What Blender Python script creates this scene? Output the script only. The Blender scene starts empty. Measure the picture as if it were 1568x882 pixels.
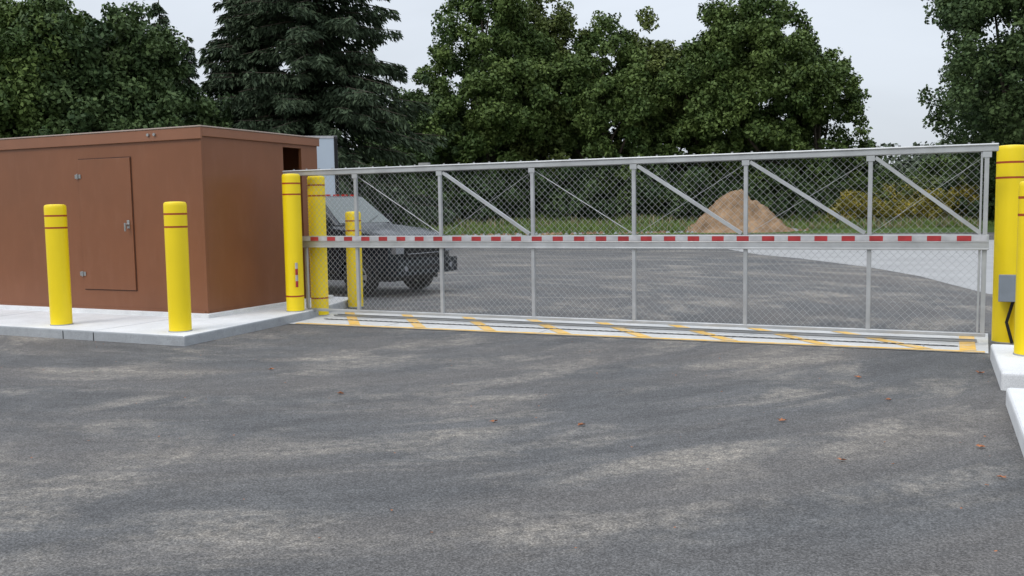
import bpy, bmesh, math, random
import numpy as np
from mathutils import Vector, Matrix
random.seed(7); RNG=np.random.default_rng(11)
scene=bpy.context.scene
COL=scene.collection

# ------------------------------------------------------------------ materials
def new_mat(name):
    m=bpy.data.materials.new(name); m.use_nodes=True
    nt=m.node_tree; b=nt.nodes["Principled BSDF"]
    return m,nt,b
def noise(nt,vec,scale,detail=4,rough=.55,dist=0):
    n=nt.nodes.new("ShaderNodeTexNoise"); n.inputs["Scale"].default_value=scale; n.inputs["Detail"].default_value=detail
    n.inputs["Roughness"].default_value=rough; n.inputs["Distortion"].default_value=dist
    nt.links.new(vec,n.inputs["Vector"]); return n.outputs["Fac"]
def ramp(nt,fac,stops):
    r=nt.nodes.new("ShaderNodeValToRGB"); e=r.color_ramp.elements
    while len(e)<len(stops): e.new(.5)
    for i,(p,c) in enumerate(stops):
        e[i].position=p; e[i].color=(c,c,c,1) if isinstance(c,(int,float)) else (*c,1)
    nt.links.new(fac,r.inputs[0]); return r.outputs[0]
def mix(nt,fac,a,b,mode="MIX"):
    m=nt.nodes.new("ShaderNodeMixRGB"); m.blend_type=mode
    for s,v in ((0,fac),(1,a),(2,b)):
        if isinstance(v,(int,float)): m.inputs[s].default_value=v if s==0 else (v,v,v,1)
        elif isinstance(v,tuple): m.inputs[s].default_value=(*v,1)
        else: nt.links.new(v,m.inputs[s])
    return m.outputs[0]
def objco(nt):
    return nt.nodes.new("ShaderNodeTexCoord").outputs["Object"]
def mapping(nt,vec,scale=(1,1,1),rot=(0,0,0)):
    m=nt.nodes.new("ShaderNodeMapping"); m.inputs["Scale"].default_value=scale; m.inputs["Rotation"].default_value=rot
    nt.links.new(vec,m.inputs["Vector"]); return m.outputs[0]
def bump(nt,b,h,strength=.3,dist=.01):
    n=nt.nodes.new("ShaderNodeBump"); n.inputs["Strength"].default_value=strength; n.inputs["Distance"].default_value=dist
    nt.links.new(h,n.inputs["Height"]); nt.links.new(n.outputs[0],b.inputs["Normal"])

def simple(name,col,rough=.5,metal=0,var=.15,scale=3,dirt=None,bmp=0,bscale=60,spec=.5,dlo=.52,dmax=.75):
    m,nt,b=new_mat(name); co=objco(nt)
    f=noise(nt,co,scale,4,.6)
    c=mix(nt,ramp(nt,f,[(.3,0),(.7,1)]),tuple(x*(1-var) for x in col),tuple(min(1,x*(1+var)) for x in col))
    if dirt:
        g=noise(nt,mapping(nt,co,(3,3,.8)),2.2,6,.65)
        c=mix(nt,ramp(nt,g,[(dlo,0),(.75,dmax)]),c,dirt)
    nt.links.new(c,b.inputs["Base Color"]); b.inputs["Roughness"].default_value=rough; b.inputs["Metallic"].default_value=metal
    b.inputs["Specular IOR Level"].default_value=spec
    if bmp: bump(nt,b,noise(nt,co,bscale,3),bmp,.004)
    return m

def asphalt_mat():
    m,nt,b=new_mat("asphalt"); co=objco(nt); L=nt.links
    sep=nt.nodes.new("ShaderNodeSeparateXYZ"); L.new(co,sep.inputs[0])
    def M(op,a,bb=None):
        n=nt.nodes.new("ShaderNodeMath"); n.operation=op
        for i,v in enumerate((a,bb)):
            if v is None: continue
            if isinstance(v,(int,float)): n.inputs[i].default_value=v
            else: L.new(v,n.inputs[i])
        return n.outputs[0]
    # arcs swept by turning vehicles: polar coordinates about a turning centre
    dx=M("ADD",sep.outputs[0],9.0); dy=M("SUBTRACT",sep.outputs[1],13.0)
    r=M("SQRT",M("ADD",M("MULTIPLY",dx,dx),M("MULTIPLY",dy,dy)))
    th=M("ARCTAN2",dy,dx)
    cb=nt.nodes.new("ShaderNodeCombineXYZ"); L.new(r,cb.inputs[0]); L.new(M("MULTIPLY",th,2.4),cb.inputs[1])
    pc=cb.outputs[0]
    arcs=noise(nt,pc,1.5,6,.62,.5)
    arcs2=noise(nt,pc,3.9,5,.65,.3)
    patch=noise(nt,co,.55,6,.65,.8)
    fine=noise(nt,co,85,2,.8)
    mid=noise(nt,co,11,5,.75)
    dust=mix(nt,1.0,ramp(nt,arcs,[(.46,0),(.58,.7),(.70,1)]),ramp(nt,patch,[(.42,.04),(.58,1)]),"MULTIPLY")
    dust=mix(nt,1.0,dust,ramp(nt,mid,[(.36,.2),(.60,1)]),"MULTIPLY")
    base=mix(nt,ramp(nt,patch,[(.3,0),(.7,1)]),(.098,.100,.103),(.138,.137,.137))
    base=mix(nt,ramp(nt,arcs2,[(.42,.0),(.62,.7)]),base,(.080,.080,.082))
    base=mix(nt,ramp(nt,noise(nt,pc,.8,3,.55,.3),[(.45,0),(.66,.55)]),base,(.152,.138,.127))
    c=mix(nt,dust,base,(.31,.28,.24))
    c=mix(nt,1.0,c,ramp(nt,mid,[(.25,.82),(.7,1.12)]),"MULTIPLY")
    c=mix(nt,1.0,c,ramp(nt,fine,[(.30,.42),(.5,.95),(.70,1.8)]),"MULTIPLY")
    L.new(c,b.inputs["Base Color"]); b.inputs["Roughness"].default_value=.82; b.inputs["Specular IOR Level"].default_value=.3
    bump(nt,b,noise(nt,co,120,3,.75),.8,.007)
    return m

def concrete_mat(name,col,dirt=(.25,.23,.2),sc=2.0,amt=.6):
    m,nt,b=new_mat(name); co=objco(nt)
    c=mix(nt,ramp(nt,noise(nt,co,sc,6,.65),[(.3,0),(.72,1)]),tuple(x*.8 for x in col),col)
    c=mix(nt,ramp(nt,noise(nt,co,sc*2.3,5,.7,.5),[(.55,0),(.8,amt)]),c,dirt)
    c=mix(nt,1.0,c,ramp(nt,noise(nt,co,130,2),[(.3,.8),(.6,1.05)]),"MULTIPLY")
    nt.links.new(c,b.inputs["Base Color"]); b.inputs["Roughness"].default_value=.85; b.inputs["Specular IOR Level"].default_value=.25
    bump(nt,b,noise(nt,co,90,2),.3,.003); return m

def grass_mat():
    m,nt,b=new_mat("grass_ground"); co=objco(nt)
    c=mix(nt,ramp(nt,noise(nt,co,.25,6,.7),[(.35,0),(.65,1)]),(.045,.09,.02),(.11,.16,.04))
    c=mix(nt,ramp(nt,noise(nt,co,.9,5,.7),[(.58,0),(.72,.5)]),c,(.16,.13,.07))
    c=mix(nt,1.0,c,ramp(nt,noise(nt,co,12,4,.8),[(.3,.5),(.7,1.3)]),"MULTIPLY")
    nt.links.new(c,b.inputs["Base Color"]); b.inputs["Roughness"].default_value=.95; b.inputs["Specular IOR Level"].default_value=.1
    return m

def leaf_mat(name,dark,light,rough=.6):
    m,nt,b=new_mat(name)
    a=nt.nodes.new("ShaderNodeAttribute"); a.attribute_name="shade"
    c=mix(nt,a.outputs["Fac"],dark,light)
    nt.links.new(c,b.inputs["Base Color"]); b.inputs["Roughness"].default_value=rough; b.inputs["Specular IOR Level"].default_value=.2
    return m

MAT={}
MAT["asphalt"]=asphalt_mat()
MAT["grass"]=grass_mat()
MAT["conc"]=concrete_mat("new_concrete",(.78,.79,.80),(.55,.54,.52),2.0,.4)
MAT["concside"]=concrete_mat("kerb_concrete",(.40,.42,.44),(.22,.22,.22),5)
MAT["gravel"]=concrete_mat("light_gravel",(.40,.40,.40),(.29,.28,.26),.7)
MAT["apron"]=concrete_mat("apron_concrete",(.66,.66,.65),(.34,.31,.27),2.8,.7)
MAT["linepaint"]=simple("worn_yellow_paint",(.78,.46,.07),.7,0,.15,6,dirt=(.56,.50,.40),dlo=.42,dmax=.85)
MAT["yellow"]=simple("yellow_sleeve_plastic",(.88,.66,.004),.45,0,.03,1.5,dirt=(.62,.5,.05),dlo=.6,dmax=.35)
MAT["red"]=simple("red_reflective_band",(.36,.06,.01),.4)
MAT["redtape"]=simple("red_tape",(.36,.03,.035),.35,var=.25,scale=8)
MAT["whitetape"]=simple("white_tape",(.44,.44,.46),.35,var=.2,scale=6)
MAT["brown"]=simple("brown_painted_steel",(.200,.076,.034),.38,0,.07,1.2,spec=.45,dirt=(.25,.115,.065),dlo=.5,dmax=.3)
MAT["browntrim"]=simple("brown_roof_trim",(.24,.10,.052),.4,0,.08,2)
MAT["roofmetal"]=simple("roof_cap",(.36,.28,.24),.5,0,.08,2)
MAT["dark"]=simple("dark_interior",(.012,.012,.012),.8)
MAT["seam"]=simple("door_seam",(.06,.022,.012),.8)
MAT["alu"]=simple("aluminium_tube",(.46,.47,.48),.45,.6,.12,5)
MAT["galv"]=simple("galvanised_wire",(.40,.41,.42),.5,.3,.1,5)
MAT["steel"]=simple("steel_hardware",(.4,.4,.4),.35,.8)
MAT["greybox"]=simple("grey_junction_box",(.20,.23,.27),.5)
MAT["bark"]=simple("bark",(.075,.06,.045),.9,0,.4,4,bmp=.6,bscale=20)
MAT["dirt"]=simple("sandy_soil",(.27,.18,.11),.95,0,.4,1.3,bmp=.8,bscale=5,spec=.1)
MAT["carpaint"]=simple("charcoal_car_paint",(.014,.018,.024),.25,.0,.05,2,spec=.55)
MAT["black"]=simple("black_plastic",(.010,.010,.011),.6,spec=.3)
MAT["rubber"]=simple("tyre_rubber",(.018,.018,.018),.85)
MAT["glass"]=simple("vehicle_glass",(.06,.08,.075),.06,.0,.05,2,spec=.9)
MAT["chrome"]=simple("chrome",(.40,.41,.43),.25,1,.02)
MAT["rim"]=simple("alloy_rim",(.30,.30,.31),.4,.1,.05)
MAT["lamp"]=simple("headlamp_lens",(.22,.23,.25),.12,.2,.05,spec=1)
MAT["redlens"]=simple("red_marker_lens",(.5,.03,.02),.25)
MAT["whitebody"]=simple("white_truck_body",(.45,.52,.60),.4,0,.05,1)
MAT["deadleaf"]=simple("fallen_leaf_brown",(.36,.14,.06),.8,0,.4,30)

# ------------------------------------------------------------------ mesh builder
class MB:
    def __init__(s): s.v=[];s.f=[];s.m=[];s.mats=[]
    def mi(s,mat):
        if mat not in s.mats: s.mats.append(mat)
        return s.mats.index(mat)
    def add(s,vs,fs,mat):
        o=len(s.v); s.v+= [tuple(p) for p in vs]; k=s.mi(mat)
        for f in fs: s.f.append([o+i for i in f]); s.m.append(k)
    def box(s,x0,x1,y0,y1,z0,z1,mat):
        vs=[(x,y,z) for z in (z0,z1) for y in (y0,y1) for x in (x0,x1)]
        s.add(vs,[(0,2,3,1),(4,5,7,6),(0,1,5,4),(2,6,7,3),(0,4,6,2),(1,3,7,5)],mat)
    def beam(s,a,b,w,mat,h=None,n=4):
        a=Vector(a);b=Vector(b);d=(b-a).normalized(); h=h or w
        up=Vector((0,1,0)) if abs(d.y)<.9 else Vector((0,0,1))
        u=d.cross(up).normalized(); v=d.cross(u).normalized(); vs=[]
        for p in (a,b):
            for i in range(n):
                t=2*math.pi*(i+.5)/n; k=(1/math.cos(math.pi/n))/2
                vs.append(p+u*math.cos(t)*w*k+v*math.sin(t)*h*k)
        fs=[(i,(i+1)%n,n+(i+1)%n,n+i) for i in range(n)]+[tuple(range(n))[::-1],tuple(range(n,2*n))]
        s.add(vs,fs,mat)
    def tube(s,pts,rad,mat,n=8,cap=True):
        pts=[Vector(p) for p in pts]; vs=[]
        for i,p in enumerate(pts):
            d=(pts[min(i+1,len(pts)-1)]-pts[max(i-1,0)]).normalized()
            up=Vector((0,0,1)) if abs(d.z)<.9 else Vector((1,0,0))
            u=d.cross(up).normalized(); v=u.cross(d)
            r=rad[i] if hasattr(rad,"__len__") else rad
            for k in range(n):
                t=2*math.pi*k/n; vs.append(p+(u*math.cos(t)+v*math.sin(t))*r)
        fs=[(i*n+k,i*n+(k+1)%n,(i+1)*n+(k+1)%n,(i+1)*n+k) for i in range(len(pts)-1) for k in range(n)]
        if cap: fs+=[tuple(range(n))[::-1],tuple((len(pts)-1)*n+k for k in range(n))]
        s.add(vs,fs,mat)
    def lathe(s,c,prof,mat_fn,n=32):
        vs=[(c[0]+r*math.cos(2*math.pi*k/n),c[1]+r*math.sin(2*math.pi*k/n),c[2]+z) for r,z in prof for k in range(n)]
        o=len(s.v); s.v+=vs
        for i in range(len(prof)-1):
            mt=s.mi(mat_fn(i))
            for k in range(n):
                s.f.append([o+i*n+k,o+i*n+(k+1)%n,o+(i+1)*n+(k+1)%n,o+(i+1)*n+k]); s.m.append(mt)
    def obj(s,name,parent=None,smooth=False,bevel=0,loc=None,seg=2):
        me=bpy.data.meshes.new(name); me.from_pydata(s.v,[],s.f)
        for m in s.mats: me.materials.append(m)
        me.polygons.foreach_set("material_index",s.m)
        bm=bmesh.new(); bm.from_mesh(me); bmesh.ops.recalc_face_normals(bm,faces=bm.faces); bm.to_mesh(me); bm.free()
        me.update()
        if smooth:
            me.polygons.foreach_set("use_smooth",[True]*len(me.polygons))
            try: me.set_sharp_from_angle(angle=math.radians(35))
            except Exception: pass
        o=bpy.data.objects.new(name,me); COL.objects.link(o)
        if parent: o.parent=parent
        if loc: o.location=loc
        if bevel:
            b=o.modifiers.new("b","BEVEL"); b.width=bevel; b.segments=seg; b.limit_method='ANGLE'; b.angle_limit=math.radians(30)
        return o
def empty(name,loc=(0,0,0),rz=0):
    e=bpy.data.objects.new(name,None); COL.objects.link(e); e.location=loc; e.rotation_euler=(0,0,rz); return e
def sheet(name,pts,z,mat,parent=None):
    b=MB(); b.add([(x,y,z) for x,y in pts],[tuple(range(len(pts)))],mat); return b.obj(name,parent)
def slab(name,pts,z0,z1,mattop,matside,parent=None,bevel=.015):
    b=MB(); n=len(pts)
    b.add([(x,y,z1) for x,y in pts],[tuple(range(n))],mattop)
    vs=[(x,y,z) for z in (z0,z1) for x,y in pts]
    b.add(vs,[(i,(i+1)%n,n+(i+1)%n,n+i) for i in range(n)],matside)
    o=b.obj(name,parent)
    bm=bmesh.new(); bm.from_mesh(o.data); bmesh.ops.remove_doubles(bm,verts=bm.verts,dist=.0005); bmesh.ops.recalc_face_normals(bm,faces=bm.faces); bm.to_mesh(o.data); bm.free()
    if bevel:
        m=o.modifiers.new("b","BEVEL"); m.width=bevel; m.segments=3; m.limit_method='ANGLE'
    return o
YAW=.4308
def PW(depth,lat):   # metres along / across the site axis
    return (-math.sin(YAW)*depth+math.cos(YAW)*lat, math.cos(YAW)*depth+math.sin(YAW)*lat)
def lat(px,d): return (px-784)/1413*d

# ------------------------------------------------------------------ ground
sheet("ground",[(-600,-600),(600,-600),(600,600),(-600,600)],0,MAT["grass"])
sheet("asphalt_pavement",[(-26,-14),(26,-14),(26,57),(14,55.5),(2.5,53.5),(-12,52),(-27,49),(-27,20)],.004,MAT["asphalt"])
sheet("gravel_area",[(-9.5,41),(-7.2,34.5),(-5.2,30.3),(-3.6,28.2),(-1.5,24.6),(-.3,21.8),(.35,19.5),(.85,17.8),(2.2,16),(5,14.6),(20,14),(24,30),(24,44),(4,43),(-5,42.5)],.009,MAT["gravel"])
AP=[(-8.52,10.58),(.53,10.78),(.60,12.42),(-8.80,12.20)]
sheet("concrete_apron",AP,.012,MAT["apron"])
pm=MB()
def q(x0,y0,x1,y1,w,z=.017):
    pm.add([(x0,y0,z),(x0+w,y0,z),(x1+w,y1,z),(x1,y1,z)],[(0,1,2,3)],MAT["linepaint"])
pm.add([(-8.3,10.60,.017),(.50,10.795,.017),(.50,10.89,.017),(-8.3,10.69,.017)],[(0,1,2,3)],MAT["linepaint"])
pm.add([(.26,10.905,.017),(.42,10.905,.017),(.44,12.2,.017),(.28,12.2,.017)],[(0,1,2,3)],MAT["linepaint"])
x=-7.45
while x<.0:
    q(x,10.715+(x+8.3)*.0227,max(x-1.0,-8.5),12.05,.18)
    x+=1.04
pm.obj("hatch_marking")
tr=MB()
tr.box(-8.2,.25,11.16,11.20,.0185,.0215,MAT["dark"])
X=-8.2
while X<.22: tr.box(X,X+.035,11.158,11.202,.022,.025,MAT["galv"]); X+=.085
tr.obj("slot_drain")
tr=MB()
tr.box(-8.3,.45,11.55,11.58,.0185,.035,MAT["steel"]); tr.box(-8.3,.45,11.65,11.68,.0185,.035,MAT["steel"]); tr.box(-8.3,.45,11.581,11.649,.0185,.023,MAT["dark"])
tr.obj("gate_track")
tr=MB()
for X in (-6.9,-4.6,-2.2,-.1): tr.box(X,X+.012,10.74+(X+8.3)*.022,11.15,.0125,.0145,MAT["concside"])
tr.obj("apron_joint")

# left equipment pad
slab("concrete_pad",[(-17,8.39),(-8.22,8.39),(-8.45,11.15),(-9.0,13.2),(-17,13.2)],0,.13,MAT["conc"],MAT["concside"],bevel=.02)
slab("enclosure_plinth",[(-16.6,9.93),(-9.26,9.93),(-9.26,12.9),(-16.6,12.9)],.13,.19,MAT["conc"],MAT["conc"],bevel=.008)
jt=MB()
for X in (-14.6,-12.6,-9.75): jt.box(X,X+.01,8.42,9.92,.1302,.1312,MAT["concside"])
for X in (-14.6,-12.6,-11.6,-10.3,-9.75): jt.box(X,X+.012,8.386,8.389,.0,.11,MAT["dark"])
jt.obj("pad_joint")
slab("kerb_island",[(.53,8.72),(1.6,8.72),(1.6,10.46),(.53,10.46)],0,.16,MAT["conc"],MAT["conc"],bevel=.025)
slab("kerb",[(.53,-3),(.86,-3),(.86,8.15),(.53,8.15)],0,.14,MAT["conc"],MAT["conc"],bevel=.03)
slab("grass_island",[(.87,-3),(8,-3),(8,8.15),(.87,8.15)],0,.10,MAT["grass"],MAT["grass"],bevel=0)

# ------------------------------------------------------------------ enclosure
enc=empty("brown_utility_enclosure",(0,0,0))
XR,YF,YB,Z0,Z1=-9.33,10.0,12.66,.17,2.72
XL=-16.4
w=MB()
w.box(XL,XR,YF,YF+.05,Z0,Z1,MAT["brown"])
w.box(XL,XR,YB-.05,YB,Z0,Z1,MAT["brown"])
w.box(XL,XL+.05,YF+.051,YB-.051,Z0,Z1,MAT["brown"])
w.box(XR-.05,XR,YF+.051,11.78,Z0,Z1,MAT["brown"])
w.box(XR-.05,XR,12.24,YB-.051,Z0,Z1,MAT["brown"])
w.box(XR-.05,XR,11.781,12.239,2.62,Z1,MAT["brown"])
w.obj("walls",enc)
d=MB(); d.box(XR-1.2,XR-1.15,11.4,12.5,Z0,Z1-.05,MAT["dark"]); d.obj("slot_shade_backing",enc)  # added near-black sheet, paints the shade seen through the wall slot
t=MB()
t.box(XL-.04,XR+.035,YF-.035,YF-.002,2.64,2.80,MAT["browntrim"])
t.box(XR+.002,XR+.035,YF-.001,YB+.03,2.675,2.80,MAT["browntrim"])
t.obj("roof_fascia",enc,bevel=.006)
t=MB(); t.box(XL-.05,XR+.045,YF-.045,YB+.04,2.802,2.822,MAT["roofmetal"]); t.obj("roof",enc,bevel=.006)
t=MB()
t.box(XR-.03,XR+.006,YF-.006,YF+.03,Z0,2.635,MAT["brown"])
t.box(XL,XR-.04,YF-.012,YF-.001,Z0,.22,MAT["brown"])
t.box(XR+.001,XR+.010,YF+.04,11.7,Z0,.22,MAT["brown"])
t.obj("corner_trim",enc,bevel=.003)
dr=MB(); X0,X1,A,B=-11.72,-10.67,.49,2.43
dr.box(X0,X1,YF-.022,YF-.002,A,B,MAT["brown"])
dr.obj("door",enc,bevel=.004)
g=MB()
for bx in ((X0-.014,X0,A-.014,B+.014),(X1,X1+.014,A-.014,B+.014)): g.box(bx[0],bx[1],YF-.004,YF-.001,bx[2],bx[3],MAT["seam"])
g.box(X0,X1,YF-.004,YF-.001,B+.001,B+.014,MAT["seam"]); g.box(X0,X1,YF-.004,YF-.001,A-.014,A-.001,MAT["seam"])
g.obj("door_gap",enc)
h=MB()
for z in (.72,2.18):
    h.box(X0-.07,X0+.05,YF-.034,YF-.023,z-.03,z+.03,MAT["steel"]); h.tube([(X0-.01,YF-.04,z-.04),(X0-.01,YF-.04,z+.04)],.012,MAT["steel"])
h.box(X1-.10,X1-.05,YF-.035,YF-.023,1.40,1.52,MAT["steel"]); h.tube([(X1-.075,YF-.036,1.45),(X1-.075,YF-.09,1.45)],.02,MAT["steel"]); h.box(X1-.09,X1-.06,YF-.1,YF-.085,1.36,1.48,MAT["steel"])
h.obj("door_hardware",enc,bevel=.003)
v=MB()
for xx in (-10.26,-10.14): v.tube([(xx,YF-.036,2.73),(xx,YF-.06,2.73)],.022,MAT["steel"],10)
v.obj("roof_latch",enc)

# ------------------------------------------------------------------ bollards
def bollard(x,y,z,h,r,name="bollard",lean=0,bands=(.15,.31)):
    b=MB(); pr=[]; ms=[]
    def A(rr,zz,m): pr.append((rr,zz)); ms.append(m)
    Y=MAT["yellow"];R=MAT["red"]
    A(r*.99,0,Y); zs=sorted([h-k for k in bands])
    for zb in zs:
        A(r,zb-.012,R); A(r*1.004,zb-.0119,R); A(r*1.004,zb+.0119,Y); A(r,zb+.012,Y)
    A(r,h-.05,Y); A(r*.985,h-.025,Y); A(r*.93,h-.008,Y); A(r*.8,h-.001,Y); A(r*.4,h+.004,Y); A(.001,h+.005,Y)
    b.lathe((0,0,0),pr,lambda i:ms[i],40)
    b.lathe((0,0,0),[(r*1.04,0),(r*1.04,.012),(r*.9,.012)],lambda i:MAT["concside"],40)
    o=b.obj(name,smooth=True,loc=(x,y,z)); o.rotation_euler=(random.uniform(-.004,.004),lean,0); return o
bollard(-10.74,8.74,.13,1.62,.138)
bollard(-8.62,8.74,.13,1.62,.138)
bollard(-8.75,12.80,.012,1.58,.128)
bollard(.83,9.80,.16,1.62,.138)
bollard(-8.645,11.08,.13,2.03,.132,name="gate_guide_post",bands=(.14,.30,1.80))
bollard(-8.60,11.62,.012,2.13,.132,name="gate_guide_post",bands=(.14,.30,1.86))
bollard(.755,11.82,.0,2.22,.150,name="gate_receiver_post",bands=(.19,.36))
jb=MB(); jb.box(.66,.92,11.50,11.66,.50,.78,MAT["greybox"]); jb.box(.645,.935,11.485,11.499,.49,.79,MAT["greybox"])
jb.tube([(.86,11.58,.50),(.86,11.58,.0)],.045,MAT["yellow"],12); jb.tube([(.80,11.58,.50),(.74,11.6,.25),(.80,11.58,.02)],.018,MAT["black"])
jb.obj("junction_box",bevel=.006)
rf=MB()
for k in range(4): rf.box(-8.53,-8.505,10.955,10.985,.50+k*.09,.588+k*.09,MAT["redtape"] if k%2==0 else MAT["whitetape"])
rf.obj("reflector_strip")

# ------------------------------------------------------------------ sliding gate
gate=empty("sliding_gate",(0,0,0))
D=11.354; HT=2.225; HM=1.238; HB=.150
PX=[-7.699+1.4016*i for i in range(6)]; XE=.49; XS=-8.62
a=MB()
AL=MAT["alu"]
a.box(-8.98,.60,D-.035,D+.045,HT-.085,HT,AL)
a.box(-8.98,.60,D-.05,D-.036,HT-.022,HT-.004,AL)
a.obj("top_rail",gate,bevel=.006)
a=MB(); a.box(-8.72,XE+.04,D-.04,D+.05,HM-.17,HM-.002,AL); a.box(-8.72,XE+.04,D-.052,D-.041,HM-.17,HM-.15,AL); a.box(-8.72,XE+.04,D-.048,D-.041,HM-.085,HM-.078,MAT["steel"]); a.obj("mid_rail",gate,bevel=.005)
a=MB(); a.box(XS,XE+.03,D-.024,D+.024,HB-.040,HB,AL); a.obj("bottom_rail",gate,bevel=.006)
a=MB(); a.box(XS,XE,D+.16,D+.20,HM-.14,HM-.09,AL); a.obj("rear_rail",gate)
a=MB()
for X in PX+[XE]:
    a.box(X-.023,X+.023,D-.024,D+.024,HB,HM-.172,AL); a.box(X-.023,X+.023,D-.024,D+.024,HM,HT-.086,AL)
a.box(XS-.02,XS+.02,D-.024,D+.024,HB,HM-.172,AL)
a.box(XE-.06,XE-.038,D-.015,D+.015,HB,HT-.086,AL)
a.obj("uprights",gate,bevel=.004)
a=MB()
PP=PX+[XE]
for i in (1,3,4,5): a.beam((PP[i]+.05,D+.0,HT-.11),(PP[i+1]-.05,D,HM+.02),.042,AL)
for i,(l,r_) in enumerate(zip(PP[:-1],PP[1:])):
    if i in (0,2): a.tube([(l,D+.05,HT-.12),(r_,D+.05,HM)],.006,MAT["galv"],6)
    else: a.tube([(r_,D+.05,HT-.12),(l,D+.05,HM)],.003,MAT["galv"],6)
a.obj("diagonal_braces",gate)
a=MB(); X=-8.66; k=0
while X<XE:
    wdt=.145 if k%2 else .155
    a.box(X,min(X+wdt,XE+.02),D-.0445,D-.0405,HM-.070,HM-.012,MAT["redtape"] if k%2 else MAT["whitetape"]); X+=wdt+.0003; k+=1
a.obj("reflective_tape",gate)
a=MB(); X=-8.8
while X<.55:
    a.tube([(X,D,HT),(X,D,HT+.018)],.014,MAT["steel"],8); X+=.2336
for X in PP: a.box(X-.045,X+.045,D-.032,D-.027,HT-.15,HT-.088,AL)
a.box(-6.62,-6.46,D-.03,D+.03,HT+.001,HT+.035,MAT["steel"])
a.obj("bolts",gate)
def chain(m,x0,x1,z0,z1,y,s=.086,wd=.0024):
    st=s/2
    nz=int(math.ceil((z1-z0)/st))
    i0=int(x0/st)-1; i1=int(x1/st)+1
    for i in range(i0,i1+1):
        for j in range(nz):
            za=z0+j*st; zb=min(z1,za+st); f=(zb-za)/st
            xa=i*st
            if xa<x0 or xa+st>x1: continue
            if (i+j)%2==0: m.beam((xa,y+.002,za),(xa+st*f,y-.002,zb),wd,MAT["galv"])
            else: m.beam((xa+st,y-.002,za),(xa+st-st*f,y+.002,zb),wd,MAT["galv"])
    for z in (z0,z1): m.beam((x0,y,z),(x1,y,z),wd*1.6,MAT["galv"])
mm=MB(); chain(mm,XS,XE,HM,HT-.09,D+.034); mm.obj("chain_link_upper",gate)
mm=MB(); chain(mm,XS,XE,HB-.01,HM-.17,D+.034); mm.obj("chain_link_lower",gate)

# ------------------------------------------------------------------ pickup
def wheel(mb,x,y,r,wd,side):
    n=28
    prof=[(r*.60,-wd/2),(r*.93,-wd/2),(r,-wd/2+.03),(r,wd/2-.03),(r*.93,wd/2),(r*.60,wd/2)]
    vs=[(x+a*math.cos(2*math.pi*k/n),y+b,r+a*math.sin(2*math.pi*k/n)) for a,b in prof for k in range(n)]
    mb.add(vs,[(i*n+k,i*n+(k+1)%n,(i+1)*n+(k+1)%n,(i+1)*n+k) for i in range(len(prof)-1) for k in range(n)],MAT["rubber"])
    yo=y+side*(wd/2-.03)
    vs=[(x+a*math.cos(2*math.pi*k/n),yo+b*side,r+a*math.sin(2*math.pi*k/n)) for a,b in ((r*.61,.02),(r*.56,0.0),(r*.5,-.05),(.001,-.05)) for k in range(n)]
    mb.add(vs,[(i*n+k,i*n+(k+1)%n,(i+1)*n+(k+1)%n,(i+1)*n+k) for i in range(3) for k in range(n)],MAT["black"])
    for s in range(6):
        t=2*math.pi*s/6
        mb.beam((x,yo,r),(x+r*.57*math.cos(t),yo+.005*side,r+r*.57*math.sin(t)),.09,MAT["rim"],h=.05)
    ring=[(x+r*.585*math.cos(2*math.pi*k/24),yo+.02*side,r+r*.585*math.sin(2*math.pi*k/24)) for k in range(25)]
    mb.tube(ring,.018,MAT["rim"],6,cap=False)
    mb.tube([(x,yo-.02*side,r),(x,yo+.03*side,r)],.07,MAT["rim"],14)
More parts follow.
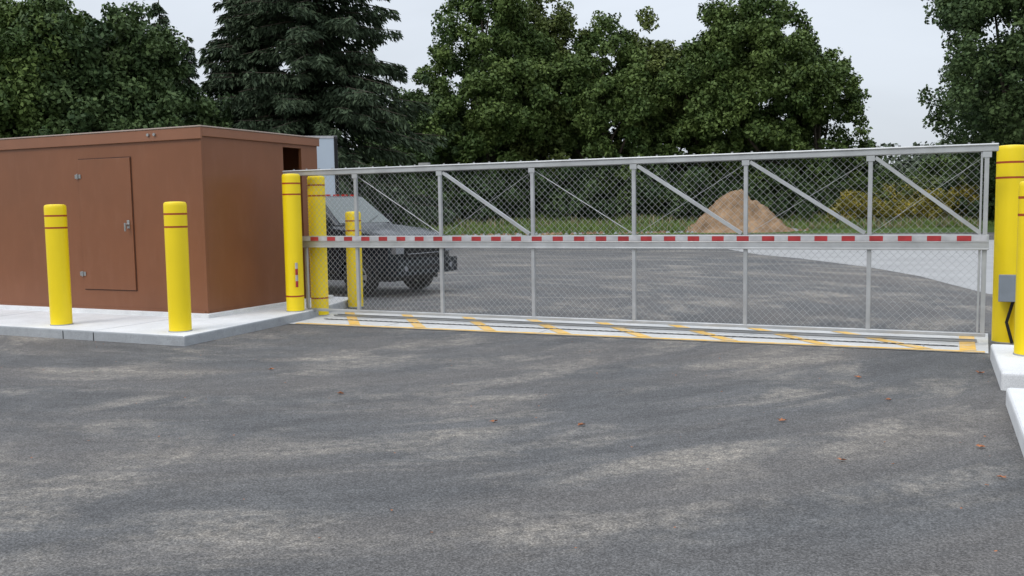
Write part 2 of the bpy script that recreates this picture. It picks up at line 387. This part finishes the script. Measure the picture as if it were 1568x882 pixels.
def pickup():
    e=empty("pickup_truck",(-8.78,15.2,.004),math.radians(-7))
    W2=.95
    def arc(cx,r,n=10): return [(cx+r*math.cos(math.pi*k/n),.36+r*math.sin(math.pi*k/n)) for k in range(n+1)]
    P=[(-.06,.50),(0,.60),(0,.98),(-.05,1.10),(-.16,1.17),(-.55,1.25),(-1.38,1.33),(-3.35,1.34),(-5.3,1.34),(-5.36,1.28),(-5.36,.62),(-5.25,.5)]
    P+=[(x,z) for x,z in reversed(arc(-4.4,.45))]
    P+=[(x,z) for x,z in reversed(arc(-.86,.45))]
    b=MB(); n=len(P)
    ys=[-W2,-W2+.05,-.6,0,.6,W2-.05,W2]
    vs=[]
    for y in ys:
        ay=abs(y)/W2
        for (x,z) in P:
            nx=x-(.13*ay**3)*(1 if x>-.3 else max(0,1-( -.3-x)/1.0))
            nz=z-(.045 if ay>.99 and z>1.05 else (.0))-(.02*ay**2 if z>1.05 else 0)
            vs.append((nx,y,nz))
    fs=[]
    for j in range(len(ys)-1):
        for i in range(n): fs.append((j*n+i,j*n+(i+1)%n,(j+1)*n+(i+1)%n,(j+1)*n+i))
    fs+= [tuple(range(n)),tuple((len(ys)-1)*n+i for i in range(n))]
    b.add(vs,fs,MAT["carpaint"]); b.obj("body",e,smooth=True)
    b=MB(); b.add([(-.2,-.45,1.165),(-.2,.45,1.165),(-1.35,-.55,1.33),(-1.35,.55,1.33),(-.3,-.36,1.225),(-.3,.36,1.225),(-1.35,-.46,1.365),(-1.35,.46,1.365)],
        [(0,1,5,4),(4,5,7,6),(0,4,6,2),(1,3,7,5),(2,6,7,3)],MAT["carpaint"]); b.obj("hood_bulge",e,bevel=.02)
    b=MB(); zb,zt=1.335,1.90
    V=[(-1.42,-.84,zb),(-1.42,.84,zb),(-3.42,.86,zb),(-3.42,-.86,zb),(-2.10,-.68,zt),(-2.10,.68,zt),(-3.30,.70,zt),(-3.30,-.70,zt)]
    b.add(V,[(0,1,5,4),(1,2,6,5),(2,3,7,6),(3,0,4,7),(4,5,6,7)],MAT["carpaint"]); b.obj("cab",e,bevel=.05,seg=3)
    V=[Vector(p) for p in V]
    def pane(a,b_,c,d,ins,mb,off=.012,mat=MAT["glass"]):
        nrm=(b_-a).cross(d-a).normalized()
        cen=(a+b_+c+d)/4
        if nrm.dot(cen-Vector((-2.5,0,1.5)))<0: nrm=-nrm
        def bl(u,v): return (a*(1-u)+b_*u)*(1-v)+(d*(1-u)+c*u)*v+nrm*off
        u0,u1,v0,v1=ins
        mb.add([bl(u0,v0),bl(u1,v0),bl(u1,v1),bl(u0,v1)],[(0,1,2,3)],mat)
    g=MB()
    pane(V[0],V[1],V[5],V[4],(.05,.95,.04,.93),g)
    for s in (0,1):
        A_,B_,C_,D_=((V[0],V[3],V[7],V[4]) if s==0 else (V[1],V[2],V[6],V[5]))
        pane(A_,B_,C_,D_,(.10,.52,.10,.90),g); pane(A_,B_,C_,D_,(.57,.94,.10,.90),g)
    pane(V[3],V[2],V[6],V[7],(.1,.9,.15,.88),g)
    g.obj("windows",e)
    # wipers
    k=MB()
    for y0 in (-.55,.10): k.tube([(-1.45,y0,1.375),(-1.60,y0+.45,1.50)],.008,MAT["black"],5)
    k.obj("wipers",e)
    k=MB()
    k.box(-.03,.02,-.60,.60,.72,1.0,MAT["black"])
    for z in (.79,.93): k.box(.021,.032,-.58,.58,z-.008,z+.008,MAT["chrome"])
    for s in (-1,1): k.box(-.14,.0,s*.76-.12,s*.76+.12,.80,1.0,MAT["lamp"])
    k.obj("grille_and_lamps",e,bevel=.012)
    k=MB(); k.box(-.24,.08,-.93,.93,.40,.68,MAT["carpaint"]); k.box(.081,.09,-.6,.6,.50,.57,MAT["black"])
    for s in (-1,1): k.tube([(.07,s*.70,.53),(.09,s*.70,.53)],.05,MAT["lamp"],12)
    k.obj("front_bumper",e,bevel=.05,seg=3)
    k=MB()
    for s in (-1,1):
        k.box(-1.78,-1.66,s*.98-.11+s*.06,s*.98+.11+s*.02,1.36,1.54,MAT["black"]); k.beam((-1.72,s*.88,1.40),(-1.72,s*1.0,1.42),.04,MAT["black"])
    k.box(-5.5,-5.36,-.9,.9,.5,.66,MAT["chrome"])
    for cx in (-.86,-4.4):
        for s in (-1,1):
            pts=[(cx+.465*math.cos(math.pi*i/12),s*.955,.36+.465*math.sin(math.pi*i/12)) for i in range(13)]
            k.tube(pts,.028,MAT["black"],6)
    for s in (-1,1):
        for dx in (-2.3,-3.0): k.box(dx-.1,dx+.08,s*.955-.01,s*.955+.01,1.10,1.13,MAT["black"])
        for dx in (-1.5,-2.45,-3.35): k.box(dx,dx+.008,s*.951-.002,s*.951+.002,.55,1.30,MAT["dark"])
        k.box(-3.9,-1.36,s*.9-.06,s*.9+.06,.40,.47,MAT["black"])
    for s in (-.5,-.25,0,.25,.5): k.box(-2.24,-2.16,s-.05,s+.05,1.905,1.935,MAT["redlens"])
    k.box(-5.2,-.25,-.72,.72,.28,.5,MAT["black"])
    for cx in (-.86,-4.4): k.box(cx-.42,cx+.42,-.70,.70,.5,.80,MAT["black"])
    k.obj("trim_and_chassis",e,bevel=.01)
    wq=MB()
    for cx in (-.86,-4.4):
        for s in (-1,1): wheel(wq,cx,s*.85,.365,.23,s)
    wq.obj("wheels",e,smooth=True)
pickup()
def boxtruck():
    e=empty("box_truck",(-13.38,18.98,.004),math.radians(35))
    b=MB(); b.box(-2.4,0,0,5.2,.95,3.42,MAT["whitebody"]); b.obj("cargo_body",e,bevel=.02)
    b=MB(); b.box(-.075,.012,-.012,.03,.95,3.43,MAT["black"]); b.box(-2.41,.012,-.012,.03,3.38,3.44,MAT["whitetape"]); b.box(-2.412,-2.34,-.012,.03,.95,3.379,MAT["black"])
    b.box(-2.3,-.1,-.1,.0,.5,.65,MAT["black"]); b.box(-1.21,-1.19,-.008,.0,1.0,3.37,MAT["black"])
    for x in (-2.2,-.3): b.box(x,x+.15,-.02,-.001,.75,.9,MAT["redlens"])
    b.obj("rear_frame",e)
    b=MB(); b.box(-2.1,-.3,5.25,6.9,.5,1.4,MAT["whitebody"]); b.add([(-2.1,5.25,1.4),(-.3,5.25,1.4),(-.3,6.4,1.4),(-2.1,6.4,1.4),(-2.0,5.25,2.2),(-.4,5.25,2.2),(-.4,5.9,2.2),(-2.0,5.9,2.2)],[(0,1,5,4),(1,2,6,5),(2,3,7,6),(3,0,4,7),(4,5,6,7)],MAT["glass"]); b.obj("cab",e,bevel=.04)
    b=MB(); b.box(-1.7,-.7,.1,6.6,.6,.94,MAT["black"])
    for y in (1.2,6.0):
        for x in (-2.05,-.35): b.tube([(x-.13,y,.42),(x+.13,y,.42)],.42,MAT["rubber"],24)
    b.obj("chassis_and_wheels",e)
boxtruck()

# ------------------------------------------------------------------ rising grass bank behind the lot
from mathutils import noise as MN
def bankz(dd,x,y):
    t=max(0,min(1,(dd-56.5)/11)); t=t*t*(3-2*t)
    return t*1.25+ (.12*MN.noise(Vector((x*.35,y*.35,0)))+.05*MN.noise(Vector((x*1.2,y*1.2,4))))*min(1,max(0,(dd-56.5)/3))
def bank():
    vs=[];fs=[]; nd=44; nl=150
    for i in range(nd+1):
        dd=56.4+(i/nd)**1.4*60
        for j in range(nl+1):
            l=-75+j*1.0; x,y=PW(dd,l); vs.append((x,y,bankz(dd,x,y)+ (.0 if i else -.05)))
    for i in range(nd):
        for j in range(nl):
            a=i*(nl+1)+j; fs.append((a,a+1,a+nl+2,a+nl+1))
    b=MB(); b.add(vs,fs,MAT["grass"]); b.obj("grass_bank",smooth=True)
bank()

# ------------------------------------------------------------------ foliage
def leaf_obj(name,C,Nn,S,SH,mat,parent=None,aspect=.6,axis=None):
    n=len(C)
    if axis is None: axis=RNG.normal(size=(n,3))
    U=np.cross(Nn,axis); U/= (np.linalg.norm(U,axis=1,keepdims=True)+1e-9)
    V=np.cross(U,Nn); V/= (np.linalg.norm(V,axis=1,keepdims=True)+1e-9)
    s=S[:,None]
    bend=Nn/(np.linalg.norm(Nn,axis=1,keepdims=True)+1e-9)*s*.18
    P=np.stack([C-V*s, C+U*s*aspect+bend, C+V*s, C-U*s*aspect+bend],1).reshape(-1,3)
    me=bpy.data.meshes.new(name); me.vertices.add(4*n); me.vertices.foreach_set("co",P.astype(np.float32).ravel())
    me.loops.add(4*n); me.loops.foreach_set("vertex_index",np.arange(4*n,dtype=np.int32))
    me.polygons.add(n); me.polygons.foreach_set("loop_start",np.arange(0,4*n,4,dtype=np.int32)); me.polygons.foreach_set("loop_total",np.full(n,4,dtype=np.int32))
    at=me.attributes.new("shade","FLOAT","POINT"); at.data.foreach_set("value",np.repeat(np.clip(SH,0,1),4).astype(np.float32))
    me.materials.append(mat); me.update(calc_edges=True)
    o=bpy.data.objects.new(name,me); COL.objects.link(o)
    if parent: o.parent=parent
    return o
LM={"mid":leaf_mat("leaf_green",(.048,.084,.022),(.135,.190,.050)),
    "deep":leaf_mat("leaf_deep_green",(.035,.064,.024),(.100,.148,.050)),
    "olive":leaf_mat("leaf_olive",(.058,.084,.022),(.155,.190,.052)),
    "spruce":leaf_mat("spruce_needles",(.026,.045,.024),(.085,.118,.064),.7),
    "far":leaf_mat("distant_leaf",(.06,.08,.05),(.11,.14,.08)),
    "gold":leaf_mat("goldenrod",(.12,.13,.03),(.46,.36,.05)),
    "grass":leaf_mat("tall_grass",(.07,.13,.03),(.20,.28,.07)),
    "straw":leaf_mat("dry_weeds",(.12,.10,.05),(.30,.26,.15))}
def crown(clumps,leaves_per,ls,seed,up=.25):
    rg=np.random.default_rng(seed); Cs=[];Ns=[];Ss=[];Sh=[]
    for (c,r,sh) in clumps:
        n=max(6,int(leaves_per*(r**2)))
        d=rg.normal(size=(n,3)); d/=np.linalg.norm(d,axis=1,keepdims=True)
        rad=r*(rg.random(n)**.45)*(1+.25*np.sin(d[:,0]*5+c[0])*np.cos(d[:,2]*4+c[1]))
        p=np.array(c)+d*rad[:,None]*np.array([1,1,.85])
        nn=d*.6+rg.normal(size=(n,3))*.7+np.array([0,0,up])
        Cs.append(p);Ns.append(nn);Ss.append(ls*(.55+.9*rg.random(n)));Sh.append(sh+rg.normal(size=n)*.17)
    return np.concatenate(Cs),np.concatenate(Ns),np.concatenate(Ss),np.concatenate(Sh)
def tree(name,depth,lt,h,R,base,mat,seed,ls=.125,nc=330,lp=430,lobes=9,skew=0,cs=.085):
    x,y=PW(depth,lt); rg=np.random.default_rng(seed); e=empty(name,(x,y,0))
    hc=h-base; zc=base+hc*.48
    L=[((0,0,zc),R*.80,hc*.47)]
    for i in range(lobes):
        a=2*math.pi*(i+rg.random()*.6)/lobes; zz=base+hc*(.12+.70*rg.random())
        rr=R*(.30+.24*rg.random()); off=(R-rr)*(1.0 if zz<base+hc*.62 else .68)
        L.append(((math.cos(a)*off+skew,math.sin(a)*off,zz),rr,rr*1.1))
    L.append(((rg.normal()*R*.12,rg.normal()*R*.12,h-R*.42),R*.42,R*.42))
    cl=[]
    vol=np.array([l[1]*l[2] for l in L]); vol/=vol.sum()
    for i in range(nc):
        l=L[rg.choice(len(L),p=vol)]
        d=rg.normal(size=3); d/=np.linalg.norm(d); u=rg.random()**.22
        c=(l[0][0]+d[0]*l[1]*u, l[0][1]+d[1]*l[1]*u, max(base*.7,l[0][2]+d[2]*l[2]*u))
        cl.append((c,R*(cs+.09*rg.random()),.42+.20*rg.normal()))
    C,Nn,S,SH=crown(cl,lp,ls,seed+1)
    leaf_obj("foliage",C,Nn,S,SH,LM[mat],e)
    t=MB(); r0=.026*h
    t.tube([(0,0,-.1),(.05,.03,base*.5),(0,.05,base+hc*.3),(.1,0,base+hc*.6),(0,0,h*.85)],[r0*1.25,r0,r0*.8,r0*.4,r0*.08],MAT["bark"],9)
    for i in range(12):
        l=L[1+i%(len(L)-1)][0]; z0=base*.7+hc*.35*rg.random()
        j=rg.normal(size=3)*R*.1
        t.tube([(0,.03,z0),(l[0]*.5+j[0],l[1]*.5+j[1],(z0+l[2])/2+.3),(l[0]*.9,l[1]*.9,l[2])],[r0*.42,r0*.25,r0*.06],MAT["bark"],6)
    t.obj("trunk",e,smooth=True)
def spruce(name,depth,lt,h,R,seed,base=.8,droop=.32,dens=1.0,p=.85):
    x,y=PW(depth,lt); rg=np.random.default_rng(seed); e=empty(name,(x,y,0))
    t=MB(); t.tube([(0,0,-.1),(0,0,h*.5),(0,0,h)],[h*.017,h*.011,.02],MAT["bark"],9)
    Cs=[];Ns=[];Ss=[];Sh=[];Ax=[]
    z=base
    while z<h-.3:
        f=1-(z-base)/(h-base); nb=int(5+4*f)
        for k in range(nb):
            az=rg.random()*2*math.pi; ln=R*(f**p)*(.60+.55*rg.random())+.25; zz=z+rg.normal()*.12
            dr=droop*(.6+.8*rg.random()); dv=np.array([math.cos(az),math.sin(az)])
            def pt(s): return np.array([dv[0]*ln*s,dv[1]*ln*s,zz+.10*ln*s-dr*ln*s*s*(1.25-.55*s)])
            t.tube([tuple(pt(0)),tuple(pt(.5)),tuple(pt(1))],[.035,.022,.008],MAT["bark"],4,cap=False)
            n=int(75*ln*dens)
            s=rg.random(n)**.75
            P=np.array([pt(q_) for q_ in s])
            side=np.array([-dv[1],dv[0],0.])
            wdt=(.55*ln*.5)*(1.05-s)*.62+.10
            u=rg.uniform(-1,1,n)
            P+=side[None]*(u*wdt)[:,None]; hang=rg.random(n)
            P[:,2]-=hang*.36*(.4+f)+np.abs(u)*.10
            ax=np.stack([dv[0]*.6+side[0]*u,dv[1]*.6+side[1]*u,-.35-.8*hang],1)+rg.normal(size=(n,3))*.15
            nn=np.cross(ax,rg.normal(size=(n,3))); nn+=np.array([0,0,.25])
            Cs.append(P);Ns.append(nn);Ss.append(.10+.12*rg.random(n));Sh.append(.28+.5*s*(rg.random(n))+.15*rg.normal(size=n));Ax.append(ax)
        z+=.28+.10*rg.random()
    C=np.concatenate(Cs);Nn=np.concatenate(Ns);S=np.concatenate(Ss);SH=np.concatenate(Sh)
    axs=np.concatenate(Ax)
    nrm=Nn/(np.linalg.norm(Nn,axis=1,keepdims=True)+1e-9)
    leaf_obj("needles",C,nrm,S,SH,LM["spruce"],e,aspect=.26,axis=axs)
    t.obj("trunk_and_boughs",e)
# centre stand of deciduous trees (about 65 m away)
tree("maple_tree",65,lat(745,65),18.0,5.6,1.4,"mid",21,nc=420)
tree("maple_tree",68,lat(835,68),17.0,5.2,1.4,"olive",22)
tree("maple_tree",66,lat(925,66),14.9,5.2,1.2,"mid",23)
tree("maple_tree",69,lat(1005,69),15.4,5.2,1.2,"olive",24)
tree("maple_tree",66,lat(1070,66),13.5,4.6,1.0,"mid",38)
tree("maple_tree",65,lat(1150,65),17.6,5.4,1.2,"mid",25,nc=420)
tree("maple_tree",66,lat(1250,66),13.8,4.1,1.0,"mid",26)
tree("maple_tree",64,lat(665,64),10.5,4.2,.6,"deep",27,nc=260)
tree("maple_tree",62,lat(590,62),8.2,3.8,.5,"deep",37,nc=240)
# left trees behind the enclosure
tree("broadleaf_tree",33,lat(30,33),9.2,3.6,1.0,"mid",28,ls=.085,nc=420,lp=900)
tree("broadleaf_tree",34,lat(165,34),9.1,3.5,1.0,"deep",29,ls=.085,nc=420,lp=900)
tree("broadleaf_tree",36,lat(272,36),7.6,2.7,1.0,"deep",30,ls=.085,nc=320,lp=850)
tree("broadleaf_tree",38,lat(-60,38),10.2,4.0,1.0,"deep",31,ls=.11,nc=260,lp=500)
tree("broadleaf_tree",40,lat(100,40),9.8,3.6,1.0,"deep",32,ls=.11,nc=260,lp=500)
# right tree
tree("broadleaf_tree",46,lat(1600,46),17.0,6.7,2.2,"deep",33,ls=.10,nc=460,lp=520,lobes=10,cs=.07)
tree("broadleaf_tree",60,lat(1570,60),9.0,4.8,.8,"deep",34,nc=260)
# spruces
spruce("spruce_tree",40,lat(500,40),17.5,5.8,41,dens=1.15,p=.72)
spruce("spruce_tree",41,lat(400,41),15.0,3.8,42,dens=1.1)
spruce("spruce_tree",60,lat(262,60),15.4,2.8,43,dens=.8)
spruce("spruce_tree",62,lat(302,62),13.2,2.4,44,dens=.8)
def shrubs(name,items,mat,ls,lp,seed,sh0=.35,onbank=True):
    cl=[]; rg=np.random.default_rng(seed)
    for (dd,px,h,r) in items:
        x,y=PW(dd,lat(px,dd)); n=max(4,int(14*h/r)); z0=bankz(dd,x,y) if onbank else 0
        for k in range(n): cl.append(((x+rg.normal()*r*.5,y+rg.normal()*r*.4,z0+h*(.1+.75*rg.random())),r*(.22+.28*rg.random()),sh0+.2*rg.normal()))
    C,Nn,S,SH=crown(cl,lp,ls,seed); C[:,2]=np.abs(C[:,2])
    return leaf_obj(name,C,Nn,S,SH,LM[mat])
it=[(63.5+random.uniform(-1.5,1.5),px+random.uniform(-12,12),random.uniform(2.2,4.8),1.7) for px in range(500,1290,26)]
shrubs("understory_shrubs",it,"deep",.13,300,51,.35)
it=[(65+random.uniform(-2,3),px,random.uniform(1.6,2.7),1.4) for px in range(1270,1620,24)]
shrubs("shrub_mass",it,"olive",.12,320,52)
it=[(70,1430,4.2,1.5),(70,1462,4.6,1.6),(72,1380,3.2,1.6),(70,1500,4.6,1.8),(66,1545,5.0,2.4),(72,1330,3.0,1.6)]
shrubs("young_trees",it,"mid",.12,260,53)
it=[(61.5+random.uniform(-1.5,1.5),px,random.uniform(1.3,2.4),.9) for px in range(1285,1500,13)]
shrubs("goldenrod_patch",it,"gold",.06,620,54,.42)
it=[(39+random.uniform(-2,2),px,random.uniform(2.5,4.2),1.6) for px in range(-60,620,40)]
shrubs("hedge_shrubs",it,"deep",.10,420,55,.3,False)
cl=[]; rg=np.random.default_rng(61)
for a in np.linspace(-1.25,1.1,170):
    R_=118+rg.random()*18; aa=YAW+a
    for k in range(4): cl.append(((-math.sin(aa)*R_,math.cos(aa)*R_,1+rg.random()*5.5),2.2+rg.random()*1.8,.4+.15*rg.normal()))
C,Nn,S,SH=crown(cl,26,.38,62); leaf_obj("distant_treeline",C,Nn,S,SH,LM["far"])

def blades(name,n,dmin,dmax,p0,p1,hmin,hmax,mat,seed):
    rg=np.random.default_rng(seed); dd=rg.uniform(dmin,dmax,n); px=rg.uniform(p0,p1,n)
    lt=(px-784)/1413*dd
    X=-math.sin(YAW)*dd+math.cos(YAW)*lt; Y=math.cos(YAW)*dd+math.sin(YAW)*lt
    Z=np.array([bankz(a,b,c) for a,b,c in zip(dd,X,Y)])
    cl=.5+.5*np.sin(X*.9+np.sin(Y*1.3)*2)*np.cos(Y*.7)
    h=(hmin+(hmax-hmin)*rg.random(n))*(.45+.75*cl)
    C=np.stack([X,Y,Z+h*.5],1); ax=np.stack([rg.normal(size=n)*.25,rg.normal(size=n)*.25,np.ones(n)],1)
    nn=np.stack([rg.normal(size=n),rg.normal(size=n),np.zeros(n)],1); nn=np.cross(nn,ax)
    leaf_obj(name,C,nn,h*.55,.3+.5*rg.random(n)+.2*(cl-.5),LM[mat],aspect=.12,axis=ax)
blades("field_grass",30000,57.2,67,560,1620,.20,.5,"grass",71)
blades("lot_edge_weeds",9000,56.2,59,600,1130,.15,.6,"grass",72)
blades("dry_weeds",3000,56.5,62,640,1500,.2,.7,"straw",73)

def pile():
    bm=bmesh.new(); x,y=PW(56.5,lat(1128,56.5)); n=90; R=4.4
    rows=[]
    for i in range(n+1):
        row=[]
        for j in range(n+1):
            u=(i/n*2-1)*R; v=(j/n*2-1)*R
            u2=u+.25*MN.noise(Vector((u*.6,v*.6,9)))
            r=math.hypot((u2)/(3.5 if u2>0 else 3.1),v/3.0); r+=.16*MN.noise(Vector((u*.8,v*.8,3)))
            z=2.75*max(0,1-r)**1.0
            z=min(z,2.2+.12*z)
            z=z+(.26*MN.noise(Vector((u*1.5,v*1.5,0)))+.14*MN.noise(Vector((u*4.0,v*4.0,7)))+.06*MN.noise(Vector((u*9,v*9,1))))*min(1,z*1.6)
            row.append(bm.verts.new((u,v,z-.03)))
        rows.append(row)
    for i in range(n):
        for j in range(n): bm.faces.new((rows[i][j],rows[i+1][j],rows[i+1][j+1],rows[i][j+1]))
    me=bpy.data.meshes.new("soil_pile"); bm.to_mesh(me); bm.free(); me.materials.append(MAT["dirt"])
    me.polygons.foreach_set("use_smooth",[True]*len(me.polygons))
    o=bpy.data.objects.new("soil_pile",me); COL.objects.link(o); o.location=(x,y,0); o.rotation_euler=(0,0,YAW)
pile()
rb=MB()
for k in range(320):
    dd=random.uniform(55.3,57.8); px=random.uniform(690,1240); x,y=PW(dd,lat(px,dd)); r=random.uniform(.04,.18)
    pts=[(x+r*random.uniform(.6,1.2)*math.cos(t),y+r*random.uniform(.6,1.2)*math.sin(t),0) for t in [i*1.2566 for i in range(5)]]
    pts+= [(x+r*.4*math.cos(t),y+r*.4*math.sin(t),r*random.uniform(.6,1)) for t in [i*1.2566+.3 for i in range(5)]]
    rb.add(pts,[(i,(i+1)%5,5+(i+1)%5,5+i) for i in range(5)]+[(5,6,7,8,9)],MAT["dirt"] if k%3 else MAT["concside"])
rb.obj("rubble")

fl=MB()
def leafat(x,y,s,a):
    pts=[]; K=10
    for i in range(K):
        r=s*(1 if i%2==0 else .45)*random.uniform(.8,1.15); t=a+2*math.pi*i/K
        pts.append((x+r*math.cos(t),y+r*math.sin(t)*.8,.012+random.uniform(0,.5)*s))
    pts.append((x,y,.014)); fl.add(pts,[(i,(i+1)%K,K) for i in range(K)],MAT["deadleaf"])
for (x,y) in [(-2.98,6.13),(-2.33,6.25),(-.32,7.95),(-.62,8.9),(-.5,5.95),(-4.7,6.6),(-1.0,6.9),(-6.1,7.4),(.3,6.6),(.38,5.9),(.4,9.5)]: leafat(x,y,random.uniform(.025,.045),random.random()*6)
for k in range(120): leafat(random.uniform(-11,.5),random.uniform(3.2,13),random.uniform(.006,.013),random.random()*6)
fl.obj("fallen_leaves")

# ------------------------------------------------------------------ light
world=bpy.data.worlds.new("World"); scene.world=world; world.use_nodes=True
nt=world.node_tree; bg=nt.nodes["Background"]; L=nt.links
sky=nt.nodes.new("ShaderNodeTexSky"); sky.sky_type='NISHITA'; sky.sun_disc=False
SE,SR=math.radians(48),math.radians(200)
sky.sun_elevation=SE; sky.sun_rotation=SR; sky.air_density=1.0; sky.dust_density=3.0; sky.ozone_density=1.0
tc=nt.nodes.new("ShaderNodeTexCoord"); sp=nt.nodes.new("ShaderNodeSeparateXYZ"); L.new(tc.outputs["Generated"],sp.inputs[0])
cr=ramp(nt,sp.outputs[2],[(0.0,.42),(.08,.43),(.30,.50),(1.0,1.0)])
cn=ramp(nt,noise(nt,mapping(nt,tc.outputs["Generated"],(1,1,3)),1.8,5,.55,.4),[(.3,.90),(.7,1.07)])
cloud=mix(nt,1.0,cr,cn,"MULTIPLY")
cloudc=mix(nt,1.0,cloud,(14.2,15.2,16.6),"MULTIPLY")
c=mix(nt,.86,sky.outputs[0],cloudc)
L.new(c,bg.inputs[0]); bg.inputs[1].default_value=.122
sun=bpy.data.lights.new("sun","SUN"); sun.energy=1.15; sun.angle=math.radians(20); sun.color=(1,.97,.92)
so=bpy.data.objects.new("sun",sun); COL.objects.link(so)
dirv=Vector((math.sin(SR)*math.cos(SE),math.cos(SR)*math.cos(SE),math.sin(SE)))
so.rotation_euler=dirv.to_track_quat('Z','Y').to_euler(); so.location=(0,0,30)

# ------------------------------------------------------------------ camera
pitch,roll,yaw=.0857,.0156,.4308
fw=Vector((-math.sin(yaw)*math.cos(pitch),math.cos(yaw)*math.cos(pitch),-math.sin(pitch)))
r=Vector((math.cos(yaw),math.sin(yaw),0)); u=r.cross(fw)
r2=r*math.cos(roll)-u*math.sin(roll); u2=u*math.cos(roll)+r*math.sin(roll)
cam=bpy.data.cameras.new("camera"); cam.lens=1413.2/1568*36; cam.sensor_width=36; cam.clip_end=2000; cam.clip_start=.05
co=bpy.data.objects.new("camera",cam); COL.objects.link(co)
M=Matrix.Identity(4)
for i in range(3): M[i][0]=r2[i]; M[i][1]=u2[i]; M[i][2]=-fw[i]
M[2][3]=1.6
co.matrix_world=M; scene.camera=co
scene.view_settings.view_transform='Standard'; scene.view_settings.look='None'; scene.view_settings.exposure=0
